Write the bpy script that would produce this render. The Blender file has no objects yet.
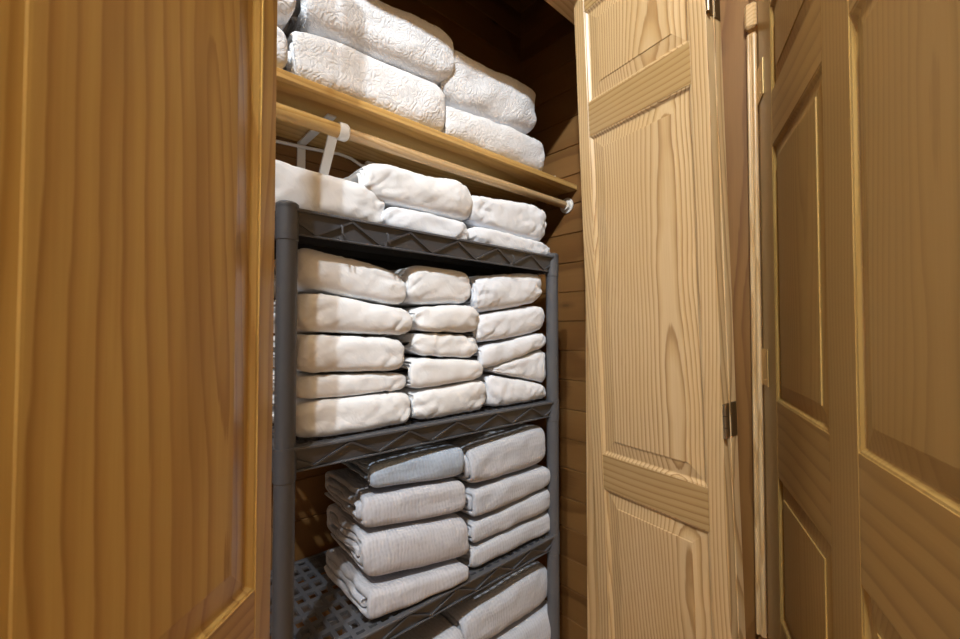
import bpy, math, random
import numpy as np
from mathutils import Vector, Matrix
random.seed(7)
C = bpy.context.scene.collection
R = math.radians
CAM_H = 1.15                      # metres above the floor
YAW, FPX = R(42.1), 420.0

def at(px, py, Y):                # point on the plane y = Y seen at a photograph pixel (used to take measurements)
    x = Y * math.tan(math.atan((px - 480) / FPX) + YAW)
    f = x * math.sin(YAW) + Y * math.cos(YAW)
    return Vector((x, Y, CAM_H + (330 - py) / FPX * f))

# ------------------------------------------------------------------ materials
def new_mat(name):
    m = bpy.data.materials.new(name); m.use_nodes = True
    nt = m.node_tree; nt.nodes.clear()
    out = nt.nodes.new('ShaderNodeOutputMaterial'); b = nt.nodes.new('ShaderNodeBsdfPrincipled')
    nt.links.new(b.outputs[0], out.inputs[0])
    return m, nt, b
class N:
    def __init__(s, nt): s.nt = nt
    def link(s, v, sock):
        if isinstance(v, bpy.types.NodeSocket): s.nt.links.new(v, sock)
        elif v is not None: sock.default_value = v
    def math(s, op, a, b=None, c=None, clamp=False):
        n = s.nt.nodes.new('ShaderNodeMath'); n.operation = op; n.use_clamp = clamp
        s.link(a, n.inputs[0]); s.link(b, n.inputs[1]); s.link(c, n.inputs[2]); return n.outputs[0]
    def comb(s, x, y, z):
        n = s.nt.nodes.new('ShaderNodeCombineXYZ')
        s.link(x, n.inputs[0]); s.link(y, n.inputs[1]); s.link(z, n.inputs[2]); return n.outputs[0]
    def sep(s, v):
        n = s.nt.nodes.new('ShaderNodeSeparateXYZ'); s.link(v, n.inputs[0]); return n.outputs
    def noise(s, v, scale=1, detail=2, rough=.5, dist=0):
        n = s.nt.nodes.new('ShaderNodeTexNoise'); s.link(v, n.inputs['Vector'])
        n.inputs['Scale'].default_value = scale; n.inputs['Detail'].default_value = detail
        n.inputs['Roughness'].default_value = rough; n.inputs['Distortion'].default_value = dist
        return n.outputs[0]
    def ramp(s, f, stops, interp='LINEAR'):
        n = s.nt.nodes.new('ShaderNodeValToRGB'); s.link(f, n.inputs[0]); e = n.color_ramp.elements
        n.color_ramp.interpolation = interp
        while len(e) < len(stops): e.new(.5)
        for el, (p, c) in zip(e, stops):
            el.position = p; el.color = (c if len(c) == 4 else (*c, 1)) if isinstance(c, tuple) else (c, c, c, 1)
        return n.outputs[0]
    def mix(s, f, a, b, mode='MIX'):
        n = s.nt.nodes.new('ShaderNodeMix'); n.data_type = 'RGBA'; n.blend_type = mode
        s.link(f, n.inputs[0]); s.link(a, n.inputs[6]); s.link(b, n.inputs[7]); return n.outputs[2]
    def bump(s, h, strength=.3, dist=.002, normal=None):
        n = s.nt.nodes.new('ShaderNodeBump'); n.inputs['Strength'].default_value = strength
        n.inputs['Distance'].default_value = dist; s.link(h, n.inputs['Height'])
        if normal: s.link(normal, n.inputs['Normal'])
        return n.outputs[0]

def wood(name, light, mid, dark, axis='Z', rough=.35, ring=70, wob=.035, pith=.06, knots=0.0, plank=None, cx=.2, coat=0.15, grain=1.0, band=0.0, line=.55):
    """pine: growth rings cut along the grain, per-object offset, optional planks and knots"""
    m, nt, b = new_mat(name); q = N(nt)
    tc = nt.nodes.new('ShaderNodeTexCoord'); oi = nt.nodes.new('ShaderNodeObjectInfo')
    x, y, z = q.sep(tc.outputs['Object'])
    a, c, g = {'Z': (x, y, z), 'X': (z, y, x), 'Y': (z, x, y)}[axis]
    rnd = oi.outputs['Random']
    if plank:
        a = q.math('SUBTRACT', a, .018) if axis != 'Z' else a
        idx = q.math('FLOOR', q.math('DIVIDE', a, plank))
        wn = nt.nodes.new('ShaderNodeTexWhiteNoise'); wn.noise_dimensions = '1D'; q.link(q.math('ADD', idx, 17.3), wn.inputs['W'])
        rnd = q.math('FRACT', q.math('ADD', rnd, wn.outputs[0]))
        a2 = q.math('SUBTRACT', a, q.math('MULTIPLY', idx, plank))
    else:
        a2 = a
    seed = q.math('MULTIPLY', rnd, 37.0)
    g2 = q.math('ADD', g, seed)
    low = q.noise(q.comb(q.math('MULTIPLY', a2, 2.5), q.math('MULTIPLY', c, 2.5), q.math('MULTIPLY', g2, .8)), 1, 1, .4)
    low2 = q.noise(q.comb(q.math('MULTIPLY', a2, 3.0), seed, q.math('MULTIPLY', g2, 1.3)), 1, 2, .45)
    wig = q.noise(q.comb(q.math('MULTIPLY', a2, 14.0), q.math('ADD', seed, 9.0), q.math('MULTIPLY', g2, 7.0)), 1, 2, .5)
    px_ = q.math('SUBTRACT', q.math('ADD', a2, q.math('MULTIPLY', q.math('SUBTRACT', low, .5), wob * 4)), q.math('MULTIPLY_ADD', rnd, .14, cx))
    py_ = q.math('ADD', q.math('ADD', c, pith), q.math('MULTIPLY', q.math('SUBTRACT', low2, .5), wob * 2.4))
    d = q.math('ADD', q.math('SQRT', q.math('ADD', q.math('MULTIPLY', px_, px_), q.math('MULTIPLY', py_, py_))), q.math('MULTIPLY', q.math('SUBTRACT', wig, .5), wob * .12))
    fine = q.noise(q.comb(q.math('MULTIPLY', a, 260.0), q.math('MULTIPLY', c, 260.0), q.math('MULTIPLY', g2, 5.0)), 1, 3, .6)
    ringv = q.math('FRACT', q.math('ADD', q.math('MULTIPLY', d, ring), q.math('MULTIPLY', fine, .25)))
    dk = tuple(mm * (1 - line) + dd * line for mm, dd in zip(mid, dark))
    rc = q.ramp(ringv, [(0.0, light), (.4, light), (.7, mid), (.86, dk), (.93, dk), (1.0, light)])
    vary = q.noise(q.comb(q.math('MULTIPLY', a, 9.0), q.math('MULTIPLY', c, 9.0), q.math('MULTIPLY', g2, .8)), 1, 2, .5)
    col = q.mix(q.math('MULTIPLY', q.math('SUBTRACT', vary, .35), 1.3 * grain, clamp=True), rc, (*mid, 1))
    col = q.mix(q.math('MULTIPLY', q.math('SUBTRACT', fine, .42), 1.2, clamp=True), col, (*mid, 1))
    if band:                          # broad irregular heartwood streaks
        bn = q.noise(q.comb(q.math('MULTIPLY', a, 17.0), seed, q.math('MULTIPLY', g2, .9)), 1, 3, .6)
        col = q.mix(q.ramp(bn, [(.45, 0.0), (.68, band)]), col, (*dark, 1))
    if plank:
        col = q.mix(q.math('MULTIPLY', wn.outputs[0], .35), col, (*dark, 1))
    if knots:
        v = nt.nodes.new('ShaderNodeTexVoronoi'); v.inputs['Scale'].default_value = 1
        q.link(q.comb(q.math('MULTIPLY', a, 9.0), q.math('MULTIPLY', c, 2.0), q.math('MULTIPLY', g2, 3.2)), v.inputs['Vector'])
        rs = nt.nodes.new('ShaderNodeSeparateColor'); q.link(v.outputs['Color'], rs.inputs[0])
        big = q.math('LESS_THAN', rs.outputs[0], knots)
        kf = q.math('MULTIPLY', q.ramp(v.outputs['Distance'], [(0, 1.0), (.07, .95), (.13, .3), (.22, 0.0)]), big)
        col = q.mix(kf, col, (dark[0] * .22, dark[1] * .18, dark[2] * .15, 1))
    q.link(col, b.inputs['Base Color'])
    b.inputs['Roughness'].default_value = rough
    b.inputs['Coat Weight'].default_value = coat; b.inputs['Coat Roughness'].default_value = .25
    q.link(q.bump(q.math('ADD', fine, q.math('MULTIPLY', ringv, .25)), .10, .0007), b.inputs['Normal'])
    return m

def cloth(name, col, kind='sheet', rough=.9):
    m, nt, b = new_mat(name); q = N(nt)
    tc = nt.nodes.new('ShaderNodeTexCoord'); o = tc.outputs['Object']; oi = nt.nodes.new('ShaderNodeObjectInfo')
    x, y, z = q.sep(o); sd = q.math('MULTIPLY', oi.outputs['Random'], 23.0)
    P = q.comb(q.math('ADD', x, sd), y, z)
    c2 = tuple(v * .93 for v in col)
    weave = q.noise(P, 900, 1)
    if kind == 'sheet':
        w1 = q.noise(q.comb(q.math('MULTIPLY', q.math('ADD', q.math('ADD', x, sd), q.math('MULTIPLY', z, .5)), 20.0), q.math('MULTIPLY', y, 8.0), q.math('MULTIPLY', z, 14.0)), 1, 3, .55, .6)
        h = q.math('ADD', q.math('MULTIPLY', q.math('ABSOLUTE', q.math('SUBTRACT', w1, .5)), 3.0), q.math('MULTIPLY', weave, .08))
        nrm = q.bump(h, .28, .005)
        q.link(q.mix(w1, (*col, 1), (*c2, 1)), b.inputs['Base Color'])
    elif kind == 'gauze':            # crinkled double gauze: fine uneven ribs running up the fold
        wob = q.noise(P, 18, 2)
        rib = q.math('SINE', q.math('ADD', q.math('MULTIPLY', q.math('ADD', x, q.math('MULTIPLY', z, .1)), 620.0), q.math('MULTIPLY', wob, 16.0)))
        rib2 = q.math('SINE', q.math('ADD', q.math('MULTIPLY', q.math('ADD', z, y), 420.0), q.math('MULTIPLY', wob, 12.0)))
        n2 = q.noise(q.comb(q.math('MULTIPLY', x, 150.0), q.math('MULTIPLY', y, 40.0), q.math('MULTIPLY', z, 40.0)), 1, 3, .6)
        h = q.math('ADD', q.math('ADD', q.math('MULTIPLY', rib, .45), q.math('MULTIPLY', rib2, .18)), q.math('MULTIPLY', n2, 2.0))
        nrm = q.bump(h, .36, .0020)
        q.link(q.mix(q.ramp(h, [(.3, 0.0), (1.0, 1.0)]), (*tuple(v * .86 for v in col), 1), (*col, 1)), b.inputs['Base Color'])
    else:                            # stitched quilt: meandering raised channels
        wv = q.noise(P, 14, 2, .5)
        wv2 = q.noise(q.comb(q.math('ADD', x, 5.0), y, z), 14, 2, .5)
        Pw = q.comb(q.math('ADD', x, q.math('MULTIPLY', wv, .05)), q.math('ADD', y, q.math('MULTIPLY', wv2, .05)), q.math('ADD', z, q.math('MULTIPLY', wv2, .07)))
        v = nt.nodes.new('ShaderNodeTexVoronoi'); v.feature = 'DISTANCE_TO_EDGE'; v.inputs['Scale'].default_value = 52; q.link(Pw, v.inputs['Vector'])
        v1 = nt.nodes.new('ShaderNodeTexVoronoi'); v1.inputs['Scale'].default_value = 16; q.link(Pw, v1.inputs['Vector'])
        arc = q.math('SINE', q.math('MULTIPLY', v1.outputs['Distance'], 44.0))
        puff = q.ramp(v.outputs['Distance'], [(0, 0.0), (.12, .75), (.4, 1.0)])
        h = q.math('ADD', q.math('MULTIPLY', puff, .8), q.math('ADD', q.math('MULTIPLY', arc, .3), q.math('MULTIPLY', q.noise(P, 180, 2), .5)))
        nrm = q.bump(h, .5, .0026)
        q.link(q.mix(puff, (*c2, 1), (*col, 1)), b.inputs['Base Color'])
    q.link(nrm, b.inputs['Normal'])
    b.inputs['Roughness'].default_value = rough
    b.inputs['Sheen Weight'].default_value = .15
    return m

def plain(name, col, rough=.5, metal=0, bump=0, scale=300, var=.06):
    m, nt, b = new_mat(name); q = N(nt)
    tc = nt.nodes.new('ShaderNodeTexCoord'); n = q.noise(tc.outputs['Object'], scale, 2)
    n2 = q.noise(tc.outputs['Object'], 12, 3)
    q.link(q.mix(n2, (*tuple(v * (1 - var) for v in col), 1), (*tuple(min(1, v * (1 + var)) for v in col), 1)), b.inputs['Base Color'])
    b.inputs['Roughness'].default_value = rough; b.inputs['Metallic'].default_value = metal
    if bump: q.link(q.bump(n, bump, .0006), b.inputs['Normal'])
    return m

PL, PM, PD = (.62, .44, .24), (.50, .315, .135), (.33, .17, .055)
PINE = dict(light=PL, mid=PM, dark=PD)
M = {}
for ax in 'XZ':
    M['bifold' + ax] = wood('pine_door_' + ax, *(((.60, .44, .24), (.49, .325, .145), (.25, .125, .04)) if ax == 'Z' else ((.43, .295, .13), (.37, .235, .09), (.25, .135, .045))), ax, .38, 95 if ax == 'Z' else 60, line=.78, grain=.8)
M['leftX'] = wood('amber_pine_rail', (.46, .27, .085), (.38, .205, .055), (.25, .115, .022), 'X', .33, 60)
M['leftZ'] = wood('amber_pine_stile', (.56, .36, .10), (.48, .285, .07), (.30, .14, .026), 'Z', .30, 40, .06, pith=.02, band=.6, coat=.3, line=.65)
M['doorX'] = wood('honey_pine_rail', (.43, .27, .083), (.37, .225, .062), (.24, .125, .028), 'X', .36, 26)
M['doorZ'] = wood('honey_pine_stile', (.43, .275, .085), (.38, .235, .066), (.30, .165, .040), 'Z', .36, 60)
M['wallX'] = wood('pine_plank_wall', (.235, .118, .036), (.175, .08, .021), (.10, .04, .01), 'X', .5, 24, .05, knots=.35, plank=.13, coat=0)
M['wallY'] = wood('pine_plank_wall_side', (.235, .118, .036), (.175, .08, .021), (.10, .04, .01), 'Y', .5, 24, .05, knots=.35, plank=.13, coat=0)  # base tone darkened to stand in for the folded door's shadow on wall_right
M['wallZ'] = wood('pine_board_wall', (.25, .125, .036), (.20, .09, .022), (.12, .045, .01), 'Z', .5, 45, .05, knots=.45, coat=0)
M['trimZ'] = wood('pine_trim', (.66, .46, .24), (.56, .36, .16), (.38, .2, .07), 'Z', .35, 70)
M['trimX'] = wood('pine_trim_long', (.66, .46, .24), (.56, .36, .16), (.38, .2, .07), 'X', .35, 70)
M['boardX'] = wood('pine_shelf_board', (.62, .40, .15), (.52, .31, .09), (.36, .18, .045), 'X', .4, 55)
M['rodX'] = wood('pine_rod', (.60, .42, .23), (.52, .34, .16), (.38, .22, .09), 'X', .4, 80)
M['floor'] = wood('pine_floor', (.42, .24, .1), (.34, .18, .065), (.2, .09, .03), 'X', .4, 40, plank=.12)
M['ceil'] = wood('pine_ceiling', (.5, .33, .17), (.42, .25, .11), (.28, .14, .05), 'X', .5, 40, plank=.12)
M['rack'] = plain('charcoal_resin', (.082, .086, .097), .42, 0, .25, 700)
M['white'] = plain('white_plastic', (.78, .76, .72), .4)
M['brass'] = plain('brass', (.66, .47, .19), .45, .5, .1, 200)
M['steel'] = plain('aged_brass', (.35, .29, .2), .4, 1, .1, 200)
M['dark'] = plain('dark_slot', (.03, .02, .015), .8)
M['sheetw'] = cloth('warm_white_cotton', (.83, .85, .875))
M['sheetc'] = cloth('cool_white_cotton', (.78, .82, .885))
M['quilt'] = cloth('white_quilting', (.82, .83, .85), 'quilt')
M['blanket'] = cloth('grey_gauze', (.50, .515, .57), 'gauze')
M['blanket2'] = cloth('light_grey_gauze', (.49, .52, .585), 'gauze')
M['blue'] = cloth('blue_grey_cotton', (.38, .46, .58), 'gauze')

# ------------------------------------------------------------------ mesh helpers
class MB:
    def __init__(s): s.v = []; s.f = []
    def box(s, x0, x1, y0, y1, z0, z1, bev=0.0):
        n = len(s.v)
        if bev <= 0:
            s.v += [(x, y, z) for z in (z0, z1) for y in (y0, y1) for x in (x0, x1)]
            s.f += [tuple(n + i for i in q) for q in ((0, 2, 3, 1), (4, 5, 7, 6), (0, 1, 5, 4), (2, 6, 7, 3), (0, 4, 6, 2), (1, 3, 7, 5))]
            return
        b = min(bev, (x1 - x0) * .45, (y1 - y0) * .45, (z1 - z0) * .45)
        idx = {}
        for ix, (x, sx) in enumerate(((x0, 1), (x1, -1))):
            for iy, (y, sy) in enumerate(((y0, 1), (y1, -1))):
                for iz, (z, sz) in enumerate(((z0, 1), (z1, -1))):
                    for k, p in enumerate(((x, y + sy * b, z + sz * b), (x + sx * b, y, z + sz * b), (x + sx * b, y + sy * b, z))):
                        idx[ix, iy, iz, k] = len(s.v); s.v.append(p)
        I = lambda a, b_, c, k: idx[a, b_, c, k]
        for i in (0, 1):
            s.f.append((I(i, 0, 0, 0), I(i, 1, 0, 0), I(i, 1, 1, 0), I(i, 0, 1, 0))); s.f.append((I(0, i, 0, 1), I(1, i, 0, 1), I(1, i, 1, 1), I(0, i, 1, 1))); s.f.append((I(0, 0, i, 2), I(1, 0, i, 2), I(1, 1, i, 2), I(0, 1, i, 2)))
        for i in (0, 1):
            for j in (0, 1):
                s.f.append((I(i, j, 0, 0), I(i, j, 0, 1), I(i, j, 1, 1), I(i, j, 1, 0)))
                s.f.append((I(i, 0, j, 0), I(i, 0, j, 2), I(i, 1, j, 2), I(i, 1, j, 0)))
                s.f.append((I(0, i, j, 1), I(0, i, j, 2), I(1, i, j, 2), I(1, i, j, 1)))
                for k in (0, 1): s.f.append((I(i, j, k, 0), I(i, j, k, 1), I(i, j, k, 2)))
    def tube(s, pts, r, seg=16, cap=True):
        pts = [Vector(p) for p in pts]; n0 = len(s.v); rr = r if isinstance(r, (list, tuple)) else [r] * len(pts)
        ref = None
        for i, p in enumerate(pts):
            t = (pts[min(i + 1, len(pts) - 1)] - pts[max(i - 1, 0)]).normalized()
            if ref is None: ref = Vector((0, 0, 1)) if abs(t.z) < .9 else Vector((1, 0, 0))
            a = (ref - t * ref.dot(t)).normalized(); b = t.cross(a); ref = a
            for k in range(seg):
                an = 2 * math.pi * k / seg; s.v.append(tuple(p + (a * math.cos(an) + b * math.sin(an)) * rr[i]))
        for i in range(len(pts) - 1):
            for k in range(seg):
                A = n0 + i * seg; s.f.append((A + k, A + (k + 1) % seg, A + seg + (k + 1) % seg, A + seg + k))
        if cap:
            s.f.append(tuple(n0 + k for k in reversed(range(seg)))); A = n0 + (len(pts) - 1) * seg; s.f.append(tuple(A + k for k in range(seg)))
    def quad(s, *p):
        n = len(s.v); s.v += [tuple(q) for q in p]; s.f.append(tuple(range(n, n + len(p))))
    def build(s, name, mat, parent=None, smooth=False, origin=None):
        o = Vector(origin) if origin else Vector((0, 0, 0))
        me = bpy.data.meshes.new(name); me.from_pydata([tuple(Vector(v) - o) for v in s.v], [], s.f); me.update()
        import bmesh
        bm = bmesh.new(); bm.from_mesh(me); bmesh.ops.recalc_face_normals(bm, faces=bm.faces); bm.to_mesh(me); bm.free()
        me.materials.append(mat)
        ob = bpy.data.objects.new(name, me); C.objects.link(ob); ob.location = o
        if parent: ob.parent = parent
        if smooth:
            for p in me.polygons: p.use_smooth = True
            try: me.set_sharp_from_angle(angle=R(40))
            except Exception: pass
        return ob
def empty(name, loc=(0, 0, 0), rz=0):
    o = bpy.data.objects.new(name, None); C.objects.link(o); o.location = loc; o.rotation_euler.z = rz; o.empty_display_size = .05; return o
def tag(o, label=None, cat=None, group=None, kind=None):
    for k, v in (('label', label), ('category', cat), ('group', group), ('kind', kind)):
        if v: o[k] = v
    return o

# ------------------------------------------------------------------ room shell
XR, YB, YF0, YF1 = 1.543, 1.405, .80, .925
FL = -.28; XL = -.75; HEAD = 2.345; OPR = 1.422; OPL = -.47; TOP = 3.6
def planks(axis, a0, a1, fixed, z0, z1, flip=1, pitch=.13, th=.02):
    """tongue and groove boards: each row a flat face with a V groove at its joint"""
    m = MB(); z = z0; g = .005
    prof = []
    k0 = math.floor(z0 / pitch) - 1
    zz = []
    k = k0
    while k * pitch < z1:
        b = k * pitch + .018
        for dz, dd in ((0, g), (.0035, 0), (pitch - .0035, 0)):
            q = b + dz
            if z0 <= q <= z1: zz.append((q, dd))
        k += 1
    if zz[0][0] > z0: zz.insert(0, (z0, 0))
    if zz[-1][0] < z1: zz.append((z1, 0))
    P = lambda a, d, zc: (a, fixed + flip * d, zc) if axis == 'X' else (fixed + flip * d, a, zc)
    for (q0, d0), (q1, d1) in zip(zz, zz[1:]):
        m.quad(P(a0, d0, q0), P(a1, d0, q0), P(a1, d1, q1), P(a0, d1, q1))
    for e in (a0, a1):
        m.quad(P(e, 0, z0), P(e, th, z0), P(e, th, z1), P(e, 0, z1))
    m.quad(P(a0, th, z0), P(a1, th, z0), P(a1, th, z1), P(a0, th, z1))
    m.quad(P(a0, 0, z0), P(a1, 0, z0), P(a1, th, z0), P(a0, th, z0)); m.quad(P(a0, 0, z1), P(a1, 0, z1), P(a1, th, z1), P(a0, th, z1))
    return m
S = dict(kind='structure')
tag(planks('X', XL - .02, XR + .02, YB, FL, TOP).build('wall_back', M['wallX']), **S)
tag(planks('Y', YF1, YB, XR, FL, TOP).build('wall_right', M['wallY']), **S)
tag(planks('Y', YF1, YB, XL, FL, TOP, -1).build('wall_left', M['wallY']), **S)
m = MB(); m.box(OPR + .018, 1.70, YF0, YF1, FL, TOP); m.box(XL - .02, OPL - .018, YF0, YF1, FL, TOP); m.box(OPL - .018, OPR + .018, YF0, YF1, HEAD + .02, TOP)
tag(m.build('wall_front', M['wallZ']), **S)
m = MB(); m.box(-2.6, 2.9, -2.8, YB + .02, FL - .05, FL); tag(m.build('floor', M['floor']), **S)
m = MB(); m.box(-2.6, 2.9, -2.8, YB + .02, TOP, TOP + .05); tag(m.build('ceiling', M['ceil']), **S)
# the closet opening's lining
m = MB(); m.box(OPL, OPR, YF0 - .01, YF1 + .028, HEAD, HEAD + .02, .002); tag(m.build('trim_1', M['trimX']), **S)
m = MB(); m.box(OPR, OPR + .018, YF0 - .01, YF1 + .028, FL, HEAD, .002); tag(m.build('trim_2', M['trimZ']), **S)
m = MB(); m.box(OPL - .018, OPL, YF0 - .01, YF1 + .028, FL, HEAD, .002); tag(m.build('trim_3', M['trimZ']), **S)

# ------------------------------------------------------------------ doors
def raised_panel(x0, x1, z0, z1, yf, back):
    """panel with a moulded edge, sunk flat, sloped bevel and raised field; nested rectangular loops"""
    m = MB(); loops = []
    for inset, y in ((-.004, yf + .012), (.0, yf + .0015), (.004, yf + .0025), (.009, yf + .0075), (.012, yf + .0095), (.016, yf + .0095),
                     (.052, yf + .0042), (.053, yf + .0020), (.056, yf + .0016)):
        loops.append([(x0 + inset, y, z0 + inset), (x1 - inset, y, z0 + inset), (x1 - inset, y, z1 - inset), (x0 + inset, y, z1 - inset)])
    n = [len(m.v)]
    for L in loops: m.v += L
    for i in range(len(loops) - 1):
        for k in range(4):
            a = i * 4; m.f.append((a + k, a + (k + 1) % 4, a + 4 + (k + 1) % 4, a + 4 + k))
    a = (len(loops) - 1) * 4; m.f.append((a, a + 1, a + 2, a + 3))
    bk = len(m.v); m.v += [(x0 - .004, back - .008, z0 - .004), (x1 + .004, back - .008, z0 - .004), (x1 + .004, back - .008, z1 + .004), (x0 - .004, back - .008, z1 + .004)]
    m.f.append((bk + 3, bk + 2, bk + 1, bk))
    for k in range(4): m.f.append((k, bk + k, bk + (k + 1) % 4, (k + 1) % 4))
    return m
def leaf(root, W, z0, z1, stiles, rails, mz, mx, y0=0.0, th=.035):
    """stiles: list of (x0,x1); rails: list of (z0,z1) low to high; panels fill what is between"""
    for a, b in stiles:
        m = MB(); m.box(a, b, y0, y0 + th, z0, z1, .0015); m.build('stile', M[mz], root, origin=(a, y0, z0))
    for (a, b), (c, d) in zip(stiles, stiles[1:]):
        for r0, r1 in rails:
            m = MB(); m.box(b, c, y0 + .0003, y0 + th - .0003, r0, r1, .0008); m.build('rail', M[mx], root, origin=(b, y0, r0))
        for (r0, r1), (s0, s1) in zip(rails, rails[1:]):
            raised_panel(b, c, r1, s0, y0, y0 + th).build('panel', M[mz], root, origin=(b, y0, r1))
def hinge(root, x, y, z, h=.1, mat='brass', lw=.03, sgn=1, knuckle=.006):
    m = MB(); k = 5
    for i in range(k):
        a = z - h / 2 + h * i / k; m.tube([(x, y, a + .0008), (x, y, a + h / k - .0008)], knuckle, 12)
    m.tube([(x, y, z - h / 2 - .004), (x, y, z + h / 2 + .004)], knuckle * .6, 10)
    ob = m.build('hinge', M[mat], root, True, origin=(x, y, z))
    m = MB(); m.box(min(x, x + sgn * lw), max(x, x + sgn * lw), y + .0025, y + .005, z - h / 2, z + h / 2, .0006)
    for t in (-.35, 0, .35):
        m.tube([(x + sgn * lw * .65, y + .0026, z + t * h), (x + sgn * lw * .65, y + .0012, z + t * h)], .0035, 10)
    pl = m.build('hinge_plate', M[mat], root, origin=(x, y, z)); pl.parent = ob; pl.location = (0, 0, 0)
    return ob
H = CAM_H
bif_rails = [(-.25, -.02), (H - .545, H - .427), (H + .667, H + .782), (H + 1.098, H + 1.18)]
d1 = empty('door_1', (-.1246, .440, 0), math.atan2(.69, .72)); tag(d1, **S)
leaf(d1, .478, -.25, H + 1.18, [(0, .053), (.434, .478)], [(a + (.016 if a > 0 else 0), b + (.016 if a > 0 else 0)) for a, b in bif_rails], 'leftZ', 'leftX')
d2 = empty('door_2', (1.279 + .056 * .984, .85 - .056 * .179, 0), 0); tag(d2, **S)
d2.rotation_euler = (R(2.8), 0, math.atan2(-.984, -.179)); d2.rotation_mode = 'XYZ'
leaf(d2, .462, -.25, H + 1.18, [(0, .047), (.415, .462)], bif_rails, 'bifoldZ', 'bifoldX', th=.034)
leaf(d2, .462, -.25, H + 1.18, [(0, .047), (.415, .462)], bif_rails, 'bifoldZ', 'bifoldX', y0=.038, th=.034)
for zz in (H - .238, H + .875, H - .95):
    m = MB()
    for i in range(3):
        a = zz - .045 + .03 * i; m.tube([(.4675, .003, a + .001), (.4675, .003, a + .029)], .0055, 12)
    hb = m.build('hinge', M['steel'], d2, True, origin=(.4675, .003, zz))
    m = MB(); m.box(.4625, .4640, .004, .032, zz - .045, zz + .045, .0005); m.box(.4625, .4640, .040, .068, zz - .045, zz + .045, .0005)
    pl = m.build('hinge_plate', M['steel'], d2, origin=(.4675, .003, zz)); pl.parent = hb; pl.location = (0, 0, 0)

FH = 1.5; LH = FH * (762.5 - 480) / FPX
sx, cx_ = math.sin(YAW), math.cos(YAW)
hx, hy = sx * FH + cx_ * LH, cx_ * FH - sx * LH          # hinge side corner of the room door
dirx, diry = -.912, -.409
d3 = empty('door_3', (hx, hy, 0), math.atan2(diry, dirx)); tag(d3, **S)
k = .349 / .235
st = [(0, .131 * k - .005), (.438 * k, .537 * k), (.846 * k, .975 * k)]
rl = [(H - 1.077, H - .95 + .05), (H - .309 * k, H - .15 * k), (H + .396 * k, H + .512 * k), (H + .70 * k, H + .84 * k)]
leaf(d3, .975 * k, H - 1.077, H + .84 * k, st, rl, 'doorZ', 'doorX', th=.042)
for zz in (H + 245 / FPX * FH, H - 36 / FPX * FH):
    hinge(d3, -.013, -.006, zz, .125, 'brass', .1, 1, .0085)
# hall wall beyond the closet's corner, with the room door's jamb and bead
HW = hx + .03
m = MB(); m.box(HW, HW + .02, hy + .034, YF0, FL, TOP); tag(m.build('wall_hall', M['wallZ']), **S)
m = MB(); m.box(hx - .002, hx + .10, hy + .006, hy + .034, H - 1.08, H + 1.09, .003); m.box(hx + .028, hx + .10, hy - .12, hy + .006, H - 1.08, H + 1.09, .004)
m.tube([(hx + .0, hy + .012, H - 1.08), (hx + .0, hy + .012, H + 1.08)], .0085, 14); m.tube([(hx + .0, hy + .030, H - 1.08), (hx + .0, hy + .030, H + 1.08)], .0055, 14)
tag(m.build('trim_4', M['trimZ'], smooth=True), **S)
m = MB(); m.box(hx - .012, hx + .10, hy + .002, hy + .04, H + 1.105, H + 1.2, .008); tag(m.build('trim_5', M['trimX']), **S)
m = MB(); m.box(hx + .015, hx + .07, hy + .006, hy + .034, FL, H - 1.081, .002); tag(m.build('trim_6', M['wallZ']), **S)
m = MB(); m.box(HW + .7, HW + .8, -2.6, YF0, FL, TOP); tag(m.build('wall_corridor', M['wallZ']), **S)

# ------------------------------------------------------------------ closet shelf board, rod, bracket
BZ = H + .636; BY = 1.07
m = MB(); m.box(XL + .02, XR - .001, BY, YB - .001, BZ - .023, BZ, .002)
tag(m.build('closet_shelf', M['boardX'], origin=(.4, 1.23, BZ - .023)), 'long honey pine shelf board spanning the closet under the white quilts', 'shelf')
RY, RZ = 1.125, H + .556
rod = empty('closet_rod', (.5, RY, RZ)); tag(rod, 'round pale wooden hanging rod running below the front of the pine board', 'rod')
m = MB(); m.tube([(XL + .03, RY, RZ), (.49, RY, RZ)], .0195, 24); o = m.build('rod_section', M['boardX'], rod, True, origin=(.5, RY, RZ)); o.location = (0, 0, 0)
m = MB(); m.tube([(.48, RY, RZ), (XR - .012, RY, RZ)], .0165, 24); o = m.build('rod_section', M['rodX'], rod, True, origin=(.5, RY, RZ)); o.location = (0, 0, 0); o['label'] = 'thinner paler length of the rod'
m = MB(); xs = XR - .022
m.tube([(XR - .001, RY, RZ), (XR - .006, RY, RZ)], .034, 24); m.tube([(XR - .005, RY, RZ), (xs, RY, RZ)], [.026, .023], 24)
tag(m.build('rod_socket', M['white'], smooth=True, origin=(XR - .004, RY, RZ)), 'white round cup fixed to the plank wall holding the rod end', 'rod socket')
bx = .478
br = empty('shelf_bracket', (bx, YB, H + .33)); tag(br, 'white metal bracket on the back wall bracing shelf and hanging rod', 'bracket')
def bpart(name, m, sm=False):
    o = m.build(name, M['white'], br, sm, origin=(bx, YB, H + .33)); o.location = (0, 0, 0)
m = MB(); m.box(bx - .013, bx + .013, YB - .006, YB - .001, H + .19, BZ - .024, .001); bpart('wall_plate', m)
m = MB(); m.box(bx - .013, bx + .013, RY + .03, YB - .006, BZ - .030, BZ - .0245, .001); bpart('top_arm', m)
m = MB()
p0, p1 = Vector((bx, YB - .01, H + .20)), Vector((bx - .005, RY + .012, RZ - .012)); dd = (p1 - p0).normalized(); nn = Vector((0, -dd.z, dd.y)) * .004; w = Vector((.013, 0, 0))
vs = [p0 - w - nn, p0 + w - nn, p0 + w + nn, p0 - w + nn, p1 - w - nn, p1 + w - nn, p1 + w + nn, p1 - w + nn]
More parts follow.
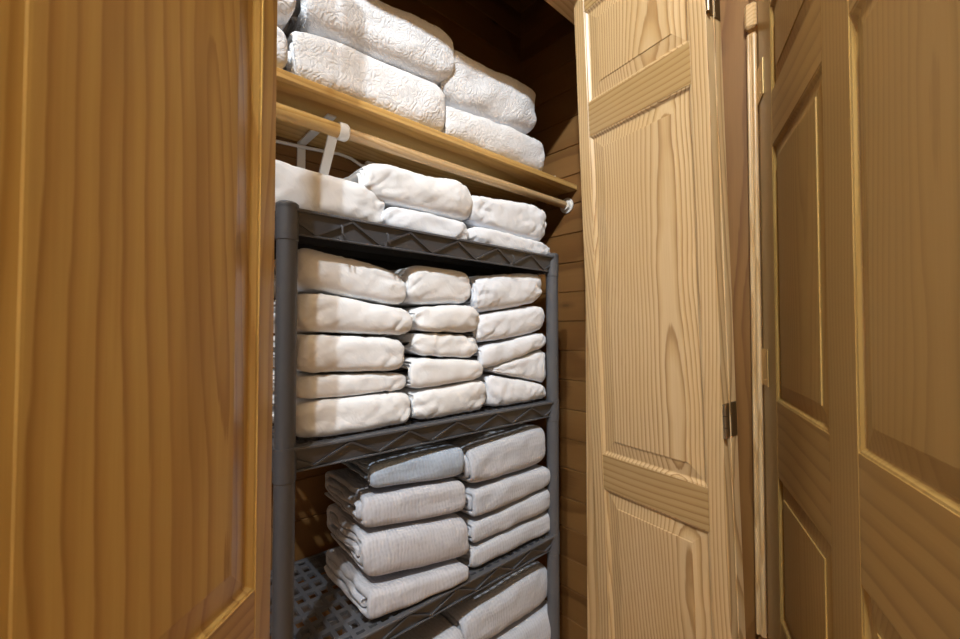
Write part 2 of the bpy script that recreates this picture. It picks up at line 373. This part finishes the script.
m.v += [tuple(v) for v in vs]; m.f += [(0, 1, 2, 3), (7, 6, 5, 4), (0, 4, 5, 1), (1, 5, 6, 2), (2, 6, 7, 3), (3, 7, 4, 0)]; bpart('brace', m)
m = MB(); m.tube([(.482, RY, RZ), (.504, RY, RZ)], .0245, 24); m.tube([(.504, RY, RZ), (.510, RY, RZ)], [.0245, .020], 24); bpart('rod_collar', m, True)
pts = [at(240, 133, 1.395), at(278, 140, 1.395), at(300, 145, 1.393), at(320, 149, 1.396), at(337, 152, 1.393), at(350, 157, 1.39), at(360, 164, 1.385), at(375, 166, 1.385)]
m = MB(); m.tube(pts, .0055, 10)
c_ = m.build('power_cord', M['white'], smooth=True, origin=pts[3]); tag(c_, 'thin white cord sagging along the back wall below the pine board', 'cord')
p = at(372, 165, 1.385); m = MB(); m.box(p.x - .03, p.x + .012, p.y - .012, p.y + .01, p.z - .012, p.z + .012, .004)
o = m.build('plug', M['white'], c_, origin=p); o.location = p - pts[3]
# small white wall hook above the board at the right wall
p = Vector((XR - .001, 1.17, BZ + .03))
m = MB(); m.tube([p, p + Vector((-.012, 0, .004)), p + Vector((-.026, 0, .014)), p + Vector((-.03, 0, .03))], .0045, 10); m.tube([p, p + Vector((-.003, 0, 0))], .012, 16)
tag(m.build('wall_hook', M['white'], smooth=True, origin=p), 'small white hook on the dark side wall just above the pine board', 'hook')

# ------------------------------------------------------------------ shelving unit
PX0, PX1, PY0, PY1 = .297, 1.212, .952, 1.355
ZT = [.0, H - .725, H - .2545, H + .262]; BAND = .054
rack = empty('shelving_unit', ((PX0 + PX1) / 2, (PY0 + PY1) / 2, 0)); tag(rack, 'freestanding charcoal resin shelving unit with zigzag shelf edges inside the closet', 'shelving unit')
ro = rack.location.copy()
def rpart(name, m, parent=rack, smooth=False):
    o = m.build(name, M['rack'], None, smooth, origin=ro); o.location = (0, 0, 0); o.parent = parent; return o
for x in (PX0, PX1):
    for y in (PY0, PY1):
        m = MB(); m.tube([(x, y, FL), (x, y, ZT[3] + .004)], .0215, 28)
        for z in ZT:
            m.tube([(x, y, z - BAND - .016), (x, y, z - BAND - .014), (x, y, z - BAND + .0), (x, y, z - BAND + .002)], [.0215, .0232, .0232, .0215], 28)
        m.tube([(x, y, ZT[3] + .001), (x, y, ZT[3] + .010), (x, y, ZT[3] + .014)], [.0235, .0235, .019], 28)
        rpart('post', m, smooth=True)
for z in ZT:
    zb = max(z - BAND, .002); fx0, fx1 = PX0 + .012, PX1 - .012
    # deck of crossing ribs
    m = MB(); y0, y1 = PY0 - .006, PY1 + .006
    nx = 28
    for i in range(nx + 1):
        x = PX0 + (PX1 - PX0) * i / nx; m.box(x - .0055, x + .0055, y0, y1, z - .010, z - .001)
    for j in range(9):
        y = y0 + (y1 - y0) * (j + .5) / 9; m.box(PX0, PX1, y - .008, y + .008, z - .0095, z - .0014)
    for j in range(3):
        y = y0 + (y1 - y0) * (j + 1) / 4; m.box(PX0, PX1, y - .0025, y + .0025, z - .030, z - .009)
    sh = rpart('shelf', m)
    for (yy, sg) in ((PY0 - .020, 1), (PY1 + .020, -1)):
        m = MB(); o_, i_ = sorted((yy, yy + sg * .004)); 
        m.box(fx0, fx1, *sorted((yy, yy + sg * .016)), z - .005, z + .002, .0015)          # top rim
        m.box(fx0, fx1, *sorted((yy + sg * .014, yy + sg * .022)), zb, zb + .004, .001)         # bottom rim, set back
        n0 = len(m.v); ya, yb_ = yy + sg * .006, yy + sg * .020                                # sloping recessed web
        m.v += [(fx0, ya, z - .004), (fx1, ya, z - .004), (fx1, yb_, zb + .002), (fx0, yb_, zb + .002), (fx0, ya + sg * .003, z - .004), (fx1, ya + sg * .003, z - .004), (fx1, yb_ + sg * .003, zb + .002), (fx0, yb_ + sg * .003, zb + .002)]
        m.f += [tuple(n0 + i for i in q) for q in ((0, 1, 2, 3), (7, 6, 5, 4), (0, 4, 5, 1), (2, 6, 7, 3), (1, 5, 6, 2), (0, 3, 7, 4))]
        per = .1605; xk = .3586 - per
        zt_, zl_ = z - .007, zb + .006
        k_ = 0
        while xk < fx1 + per:
            for xa, za, xb, zc in ((xk, zl_, xk + per / 2, zt_), (xk + per / 2, zt_, xk + per, zl_)):
                # clip to the band
                ta = max(0, (fx0 - xa) / (xb - xa)); tb = min(1, (fx1 - xa) / (xb - xa))
                if tb <= ta + .02: continue
                A = Vector((xa + (xb - xa) * ta, 0, za + (zc - za) * ta)); B = Vector((xa + (xb - xa) * tb, 0, za + (zc - za) * tb))
                d = (B - A).normalized(); nrm = Vector((-d.z, 0, d.x)) * .0024
                yd = lambda zz_: yy + sg * (.001 + .014 * (z - .004 - zz_) / (z - .006 - zb))
                q = [A + nrm, B + nrm, B - nrm, A - nrm]; n0 = len(m.v)
                m.v += [(v.x, yd(v.z), v.z) for v in q] + [(v.x, yd(v.z) + sg * .009, v.z) for v in q]
                m.f += [(n0, n0 + 1, n0 + 2, n0 + 3), (n0 + 7, n0 + 6, n0 + 5, n0 + 4)] + [(n0 + i, n0 + 4 + i, n0 + 4 + (i + 1) % 4, n0 + (i + 1) % 4) for i in range(4)]
            xk += per
        t_ = rpart('truss_edge', m, sh)
    for xx, sg in ((PX0 - .016, 1), (PX1 + .016, -1)):
        m = MB(); m.box(*sorted((xx, xx + sg * .02)), PY0, PY1, z - .011, z + .002, .0015); m.box(*sorted((xx + sg * .002, xx + sg * .01)), PY0, PY1, zb, zb + .007); m.box(*sorted((xx + sg * .006, xx + sg * .009)), PY0, PY1, zb + .003, z - .006)
        rpart('side_edge', m, sh)
    for x in (PX0, PX1):
        for y in (PY0, PY1):
            m = MB(); m.tube([(x, y, zb), (x, y, z + .004)], .0235, 28); rpart('corner_sleeve', m, sh, True)
# two little accessory clips moulded on the top shelf's edge
for px in (341, 387, 513):
    p = at(px, 236, PY0 - .022); z = ZT[3] - .034; m = MB()
    m.tube([(p.x, PY0 - .019, z + .014), (p.x, PY0 - .026, z + .008), (p.x, PY0 - .027, z - .006), (p.x + .006, PY0 - .024, z - .012)], .0022, 8)
    m.tube([(p.x, PY0 - .012, z - .014), (p.x, PY0 - .014, z - .014)], .004, 10)
    rpart('accessory_clip', m, smooth=True)

# ------------------------------------------------------------------ folded linen
_perm = np.random.RandomState(3).permutation(512).astype(np.int64)
def vnoise(x, y, z):
    xi, yi, zi = np.floor(x).astype(np.int64), np.floor(y).astype(np.int64), np.floor(z).astype(np.int64)
    xf, yf, zf = x - xi, y - yi, z - zi
    u, v, w = (t * t * t * (t * (t * 6 - 15) + 10) for t in (xf, yf, zf))
    def h(a, b, c): return _perm[(_perm[(_perm[a & 511] + b) & 511] + c) & 511] / 255.5 - 1.0
    def L(a, b, t): return a + (b - a) * t
    return L(L(L(h(xi, yi, zi), h(xi + 1, yi, zi), u), L(h(xi, yi + 1, zi), h(xi + 1, yi + 1, zi), u), v),
             L(L(h(xi, yi, zi + 1), h(xi + 1, yi, zi + 1), u), L(h(xi, yi + 1, zi + 1), h(xi + 1, yi + 1, zi + 1), u), v), w)
def fbm(x, y, z, o=3):
    s = 0; a = 1
    for i in range(o): s = s + a * vnoise(x * 2 ** i, y * 2 ** i + 7.1 * i, z * 2 ** i); a *= .5
    return s
BOX = .58
def stadium(f, a, b, e):
    """point at perimeter fraction f (many turns) of a flat loop; front is -y. starts at the back of the underside"""
    s = 2 * (a - e); arc = math.pi * (e + b) / 2
    per = 2 * s + 2 * arc; t = (f % 1.0) * per
    if t < s: return a - e - t, -b, 0, -1
    t -= s
    if t < arc:
        th = math.pi * t / arc; sn, cs = math.sin(th), math.cos(th); return -(a - e) - e * sn ** .8, -b * math.copysign(abs(cs) ** BOX, cs), -sn, -cs
    t -= arc
    if t < s: return -(a - e) + t, b, 0, 1
    t -= s; th = math.pi * t / arc; sn, cs = math.sin(th), math.cos(th)
    return (a - e) + e * sn ** .8, b * math.copysign(abs(cs) ** BOX, cs), sn, cs

def linen(name, label, cat, group, g, D, t, mat, seed, er=.30, wr=.0035, low=.006, Yf=.964, rz=0.0, step=.007, epow=7, hem=.004, pull=.012, crease=1.0, lumpy=1.0, edge=.62, grow=.0018):
    """one rolled-flat fold of cloth; g = (x0, x1, top0, bottom0, top1, bottom1): its front silhouette's heights at both ends"""
    x0, x1, tl, bl, tr, brr = g
    x0 *= 1.018; x1 *= 1.018
    far = lambda z: z if min(abs(z - q) for q in ZT + [BZ]) < .006 else CAM_H + (z - CAM_H) * 1.03
    tl, bl, tr, brr = far(tl), far(bl), far(tr), far(brr)
    W = x1 - x0; tl += grow; tr += grow; bl -= grow * .5; brr -= grow * .5; rs = random.Random(seed)
    Hm = ((tl - bl) + (tr - brr)) / 2; b = Hm / 2; a = D / 2
    turns = max(1.15, min(3.2, (b / t) - .45)); 
    # dense polyline, resampled by length
    P = []
    for i in range(int(turns * 500) + 1):
        f = i / 500; k_ = t * f
        bb = max(b - k_, t * .5); aa = a - k_ * 1.2
        y, z, ny, nz = stadium(f, aa, bb, min(bb * edge, aa * .5)); P.append((y, z, ny, nz, f))
    P = np.array(P); seg = np.hypot(np.diff(P[:, 0]), np.diff(P[:, 1])); s = np.concatenate([[0], np.cumsum(seg)])
    ns = int(s[-1] / step); ss = np.linspace(0, s[-1], ns)
    Q = np.stack([np.interp(ss, s, P[:, i]) for i in range(5)], 1)
    nl = np.hypot(Q[:, 2], Q[:, 3]); Q[:, 2] /= nl; Q[:, 3] /= nl
    nu = max(18, int(W / .0065)); U = np.sin(np.linspace(-1, 1, nu) * math.pi / 2 * .86) / math.sin(math.pi / 2 * .86)
    rows = []
    for side in (0, 1):
        off = 0 if side == 0 else -t * .88
        y = Q[:, 0] + Q[:, 2] * off; z = Q[:, 1] + Q[:, 3] * off
        YY, UU = np.meshgrid(y, U, indexing='ij'); ZZ, _ = np.meshgrid(z, U, indexing='ij')
        NY, _ = np.meshgrid(Q[:, 2], U, indexing='ij'); NZ, _ = np.meshgrid(Q[:, 3], U, indexing='ij'); FF, _ = np.meshgrid(Q[:, 4], U, indexing='ij')
        au = np.abs(UU) ** epow
        # the hem row is drawn to the middle of the layer so every layer end is rounded
        endw = np.clip((np.abs(UU) - .955) / .045, 0, 1) ** 2
        sh = (-t * .36 if side == 0 else t * .36) * endw
        YY = YY + NY * sh; ZZ = ZZ + NZ * sh
        jit = vnoise(FF * 1.7 + seed, np.sign(UU) * 3.3, FF * 0 + .5) * hem * 2 + vnoise(FF * 9 + seed, YY * 14, np.sign(UU) * 2.1) * hem * .7
        XX = UU * W / 2 + np.sign(UU) * jit * np.abs(UU) ** 8 - np.sign(UU) * .010 * np.abs(UU) ** 8 * (np.abs(ZZ) / b) ** 3
        # ends thinner than the middle; front drawn back at the corners
        ZZ = ZZ * (1 - er * au)
        YY = YY + pull * np.abs(UU) ** 6 * np.clip(-YY / a, 0, 1)
        sx_ = XX + seed * 1.37
        d = low * lumpy * fbm(sx_ * 9, YY * 9, ZZ * 16 + seed, 2)
        sg_ = 1 if seed % 2 else -1
        q1 = fbm((sx_ * .75 + sg_ * ZZ * 1.1) * 17, YY * 5, (ZZ - sg_ * XX * .5) * 9 + seed, 2)
        cr = (1 - np.clip(np.abs(q1) * 2.6, 0, 1)) ** 2
        q2 = fbm((sx_ * 1.1 - sg_ * ZZ * 1.3) * 22, YY * 6 + 4, (ZZ + sg_ * XX * .4) * 10 + seed, 2)
        cr3 = (1 - np.clip(np.abs(q2) * 3.0, 0, 1)) ** 2
        wgt = .25 + .75 * np.abs(UU) ** 1.2
        d2_ = -wr * crease * 1.5 * cr * wgt + wr * crease * 1.1 * cr3 * wgt
        cr2 = fbm((sx_ - ZZ * .5) * 60, YY * 20, ZZ * 30 + seed, 2)
        d = d + d2_ + cr2 * wr * .3
        YY = YY + NY * d; 
        XX = XX + vnoise(YY * 12, ZZ * 40, UU * 2 + seed) * .003 * au
        # underside and top mostly follow their neighbours
        ZZ = ZZ + NZ * d * .55
        tt = (ZZ / b + 1) / 2; w_ = (UU + 1) / 2
        zb_ = bl + (brr - bl) * w_; zt_ = tl + (tr - tl) * w_
        Z = zb_ + (zt_ - zb_) * tt
        rows.append(np.stack([XX, YY, Z], -1))
    n = ns * nu
    ox, oz = (x0 + x1) / 2, (bl + brr) / 2
    V = np.concatenate([r.reshape(-1, 3) for r in rows]); V[:, 1] += a; V[:, 2] -= oz
    V[:, 1] -= 0
    idx = np.arange(n).reshape(ns, nu)
    def quads(A, flip):
        q = np.stack([A[:-1, :-1], A[1:, :-1], A[1:, 1:], A[:-1, 1:]], -1).reshape(-1, 4)
        return q[:, ::-1] if flip else q
    F_ = [quads(idx, False), quads(idx + n, True)]
    for e, fl in ((0, True), (nu - 1, False)):
        A = np.stack([idx[:-1, e], idx[1:, e], idx[1:, e] + n, idx[:-1, e] + n], -1); F_.append(A[:, ::-1] if fl else A)
    for e, fl in ((0, False), (ns - 1, True)):
        A = np.stack([idx[e, :-1], idx[e, 1:], idx[e, 1:] + n, idx[e, :-1] + n], -1); F_.append(A[:, ::-1] if fl else A)
    Fq = np.concatenate(F_)
    me = bpy.data.meshes.new(name); me.vertices.add(len(V)); me.vertices.foreach_set('co', V.astype(np.float32).ravel())
    me.loops.add(Fq.size); me.loops.foreach_set('vertex_index', Fq.astype(np.int32).ravel())
    me.polygons.add(len(Fq)); me.polygons.foreach_set('loop_start', np.arange(0, Fq.size, 4, dtype=np.int32))
    me.update(calc_edges=True); me.validate()
    me.polygons.foreach_set('use_smooth', np.ones(len(me.polygons), dtype=bool))
    me.materials.append(mat)
    o = bpy.data.objects.new(name, me); C.objects.link(o); o.location = (ox, Yf, oz); o.rotation_euler.z = rz
    return tag(o, label, cat, group)

G1 = 'folded white sheets on the middle shelf'
G2 = 'folded white linens on the unit top'
G3 = 'white quilts on the pine board'
G4 = 'folded grey blankets on the lower shelf'
G5 = 'folded blankets at the bottom'
def sheet(g, label, mat, seed, group=G1, **k):
    kw = dict(D=.36, t=.0085, Yf=.956, wr=.0044, low=.0055); kw.update(k)
    return linen('folded_sheet', label, 'folded sheet', group, g, mat=M[mat], seed=seed, **kw)
# middle shelf, three columns of five, bottom to top: (x0, x1, top0, bottom0, top1, bottom1)
sheet((.320, .618, .993, .8975, .990, .8975), 'white sheet at the bottom of the left column, resting on the middle shelf', 'sheetw', 1, t=.010, er=.18)
sheet((.320, .606, 1.052, .993, 1.040, .990), 'thin white sheet, second from the bottom of the left column on the middle shelf', 'sheetw', 2, er=.22, Yf=.968)
sheet((.320, .600, 1.143, 1.052, 1.131, 1.040), 'white sheet in the middle of the five in the left column, middle shelf', 'sheetw', 3, t=.010, er=.26)
sheet((.320, .622, 1.243, 1.143, 1.209, 1.131), 'white sheet, second from the top of the left column on the middle shelf', 'sheetw', 4, t=.011, er=.30, Yf=.960)
sheet((.324, .612, 1.348, 1.243, 1.304, 1.209), 'topmost white sheet of the left column, humped under the top shelf edge', 'sheetw', 5, t=.011, er=.26, Yf=.972)
sheet((.628, .888, .987, .8975, 1.000, .8975), 'white sheet at the bottom of the centre column, middle shelf', 'sheetw', 6, er=.2)
sheet((.622, .874, 1.082, .987, 1.060, 1.000), 'smooth white sheet, second from the bottom of the centre column', 'sheetw', 7, t=.010, crease=.6, er=.2)
sheet((.626, .866, 1.147, 1.082, 1.135, 1.060), 'deeply creased white sheet in the middle of the centre column', 'sheetw', 8, er=.5, wr=.007, Yf=.966)
sheet((.628, .862, 1.215, 1.147, 1.227, 1.135), 'white sheet, second from the top of the centre column on the middle shelf', 'sheetw', 9, er=.45)
sheet((.612, .843, 1.334, 1.215, 1.326, 1.227), 'topmost white sheet of the centre column under the zigzag edge', 'sheetw', 10, t=.011, er=.3, Yf=.968)
sheet((.895, 1.184, 1.022, .8975, .958, .8975), 'rolled white sheet with a spiral end at the bottom of the right column', 'sheetc', 11, t=.012, er=.2, wr=.006)
sheet((.918, 1.186, 1.034, 1.018, 1.090, .956), 'wedge shaped white sheet above the spiral roll, second from the bottom, right column', 'sheetc', 12, er=.15, t=.011)
sheet((.872, 1.184, 1.104, 1.022, 1.146, 1.090), 'white sheet slanting up to the right in the middle of the right column', 'sheetc', 13, er=.25)
sheet((.856, 1.180, 1.199, 1.104, 1.243, 1.146), 'white sheet, second from the top of the right column, middle shelf', 'sheetc', 14, t=.011, er=.22)
sheet((.850, 1.160, 1.322, 1.199, 1.352, 1.243), 'topmost white sheet of the right column beside the right post', 'sheetc', 15, t=.011, er=.16)
# on the unit's top
linen('folded_duvet', 'thick white folded duvet at the left end of the unit top, behind the post', 'folded duvet', G2, (.18, .560, 1.535, 1.414, 1.515, 1.414), .34, .018, M['sheetw'], 16, er=.30, Yf=.975)
sheet((.540, .828, 1.478, 1.414, 1.476, 1.414), 'thin white sheet lying under the plump one in the middle of the unit top', 'sheetc', 17, G2, er=.3, Yf=.966)
sheet((.486, .842, 1.580, 1.478, 1.602, 1.476), 'plump white sheet, upper one in the middle of the unit top', 'sheetw', 18, G2, t=.012, er=.2, Yf=.97)
sheet((.824, 1.225, 1.474, 1.414, 1.462, 1.414), 'lower white sheet with a drooping corner at the right end of the unit top', 'sheetc', 19, G2, er=.45, Yf=.966)
sheet((.838, 1.203, 1.575, 1.474, 1.602, 1.462), 'upper white sheet at the right end of the unit top', 'sheetc', 20, G2, t=.011, er=.16, Yf=.972)
# quilts on the board
def quilt(g, label, seed, **k):
    kw = dict(D=.30, t=.022, er=.12, wr=.003, low=.007, Yf=1.078, hem=.006, step=.009, crease=.5); kw.update(k)
    return linen('folded_quilt', label, 'folded quilt', G3, g, mat=M['quilt'], seed=seed, **kw)
quilt((.352, .822, 1.930, BZ + .001, 1.955, BZ + .001), 'white stitched quilt lying on the pine board left of centre, under another quilt', 21)
quilt((.385, .862, 2.10, 1.930, 2.155, 1.955), 'upper white stitched quilt of the pair left of centre on the board', 22, Yf=1.08, er=.24)
quilt((.830, 1.335, 1.905, BZ + .001, 1.925, BZ + .001), 'white stitched quilt at the right on the pine board, under another quilt', 23, er=.14)
quilt((.832, 1.300, 2.115, 1.905, 2.145, 1.925), 'upper white stitched quilt of the right pair near the dark corner', 24, er=.22, t=.03, Yf=1.09)
quilt((-.15, .335, 1.905, BZ + .001, 1.905, BZ + .001), 'white quilt mostly hidden behind the left door, lower of its pair', 25, er=.3)
quilt((-.13, .352, 2.06, 1.905, 2.06, 1.905), 'white quilt mostly hidden behind the left door, upper of its pair', 26, er=.25)
# grey blankets on the third shelf
def blanket(g, label, mat, seed, group=G4, **k):
    kw = dict(D=.36, t=.016, er=.08, wr=.002, low=.005, Yf=.940, hem=.009, crease=.5, epow=8, pull=.006); kw.update(k)
    return linen('folded_blanket', label, 'folded blanket', group, g, mat=M[mat], seed=seed, **kw)
blanket((.474, .785, .540, .427, .500, .427), 'grey crinkled blanket at the bottom of the left pile on the lower shelf', 'blanket', 31, D=.34, rz=R(-5), t=.02, Yf=.922)
blanket((.478, .795, .660, .540, .628, .500), 'grey crinkled blanket, second from the bottom of the left pile', 'blanket', 32, D=.34, rz=R(-5), t=.02, Yf=.936, er=.14)
blanket((.476, .785, .752, .660, .728, .628), 'grey crinkled blanket directly under the bluish one in the left pile', 'blanket', 33, D=.34, rz=R(-5), t=.018, Yf=.944)
blanket((.508, .785, .822, .752, .826, .728), 'smooth blue grey folded blanket on top of the left pile', 'blue', 34, D=.34, rz=R(-5), t=.014, Yf=.952, er=.16)
blanket((.815, 1.235, .520, .427, .526, .427), 'light grey crinkled blanket at the bottom of the right pile on the lower shelf', 'blanket2', 35, er=.10)
blanket((.822, 1.184, .590, .520, .606, .526), 'light grey crinkled blanket, second from the bottom of the right pile', 'blanket2', 36, t=.014)
blanket((.815, 1.176, .690, .590, .684, .606), 'light grey crinkled blanket, second from the top of the right pile', 'blanket2', 37, Yf=.936, er=.14)
blanket((.805, 1.152, .804, .690, .832, .684), 'topmost grey crinkled blanket of the right pile with a spiral end', 'blanket2', 38, er=.14)
# bottom shelf
blanket((.800, 1.195, .338, .200, .352, .190), 'large pale grey blanket with a rounded shoulder, upper one at the bottom right', 'blanket2', 41, G5, t=.026, er=.28, epow=5, Yf=.95)
blanket((.820, 1.225, .200, .003, .190, .003), 'pale grey blanket under the large one at the bottom right', 'blanket2', 42, G5, t=.02)
blanket((.560, .785, .300, .170, .310, .170), 'grey blanket showing its folded edge left of the large one on the bottom shelf', 'blanket', 43, G5, t=.018)
blanket((.560, .790, .170, .003, .170, .003), 'grey blanket under the one with the folded edge on the bottom shelf', 'blanket', 44, G5, t=.02)
# ------------------------------------------------------------------ camera and light
cam = bpy.data.cameras.new('camera'); co = bpy.data.objects.new('camera', cam); C.objects.link(co)
cam.sensor_width = 36; cam.lens = 36 * FPX / 960; cam.clip_start = .01
co.location = (0, 0, CAM_H); co.rotation_euler = (R(90 + 1.43), 0, -YAW)
cam.dof.use_dof = True; cam.dof.focus_distance = .95; cam.dof.aperture_fstop = 4.5
bpy.context.scene.camera = co
def lamp(name, loc, power, size, col, target=None):
    l = bpy.data.lights.new(name, 'POINT'); l.energy = power; l.shadow_soft_size = size; l.color = col
    o = bpy.data.objects.new(name, l); C.objects.link(o); o.location = loc; return o
lamp('ceiling_bulb', (-1.05, -.48, 3.42), 250, .03, (.86, .94, 1))
lamp('ceiling_bulb', (-.73, -.48, 3.42), 170, .03, (.86, .94, 1))
w = bpy.data.worlds.new('world'); bpy.context.scene.world = w; w.use_nodes = True
w.node_tree.nodes['Background'].inputs[0].default_value = (1, .73, .50, 1); w.node_tree.nodes['Background'].inputs[1].default_value = .42
vs = bpy.context.scene.view_settings
vs.view_transform = 'Standard'; vs.look = 'None'; vs.gamma = 1; vs.exposure = 0; vs.use_curve_mapping = False
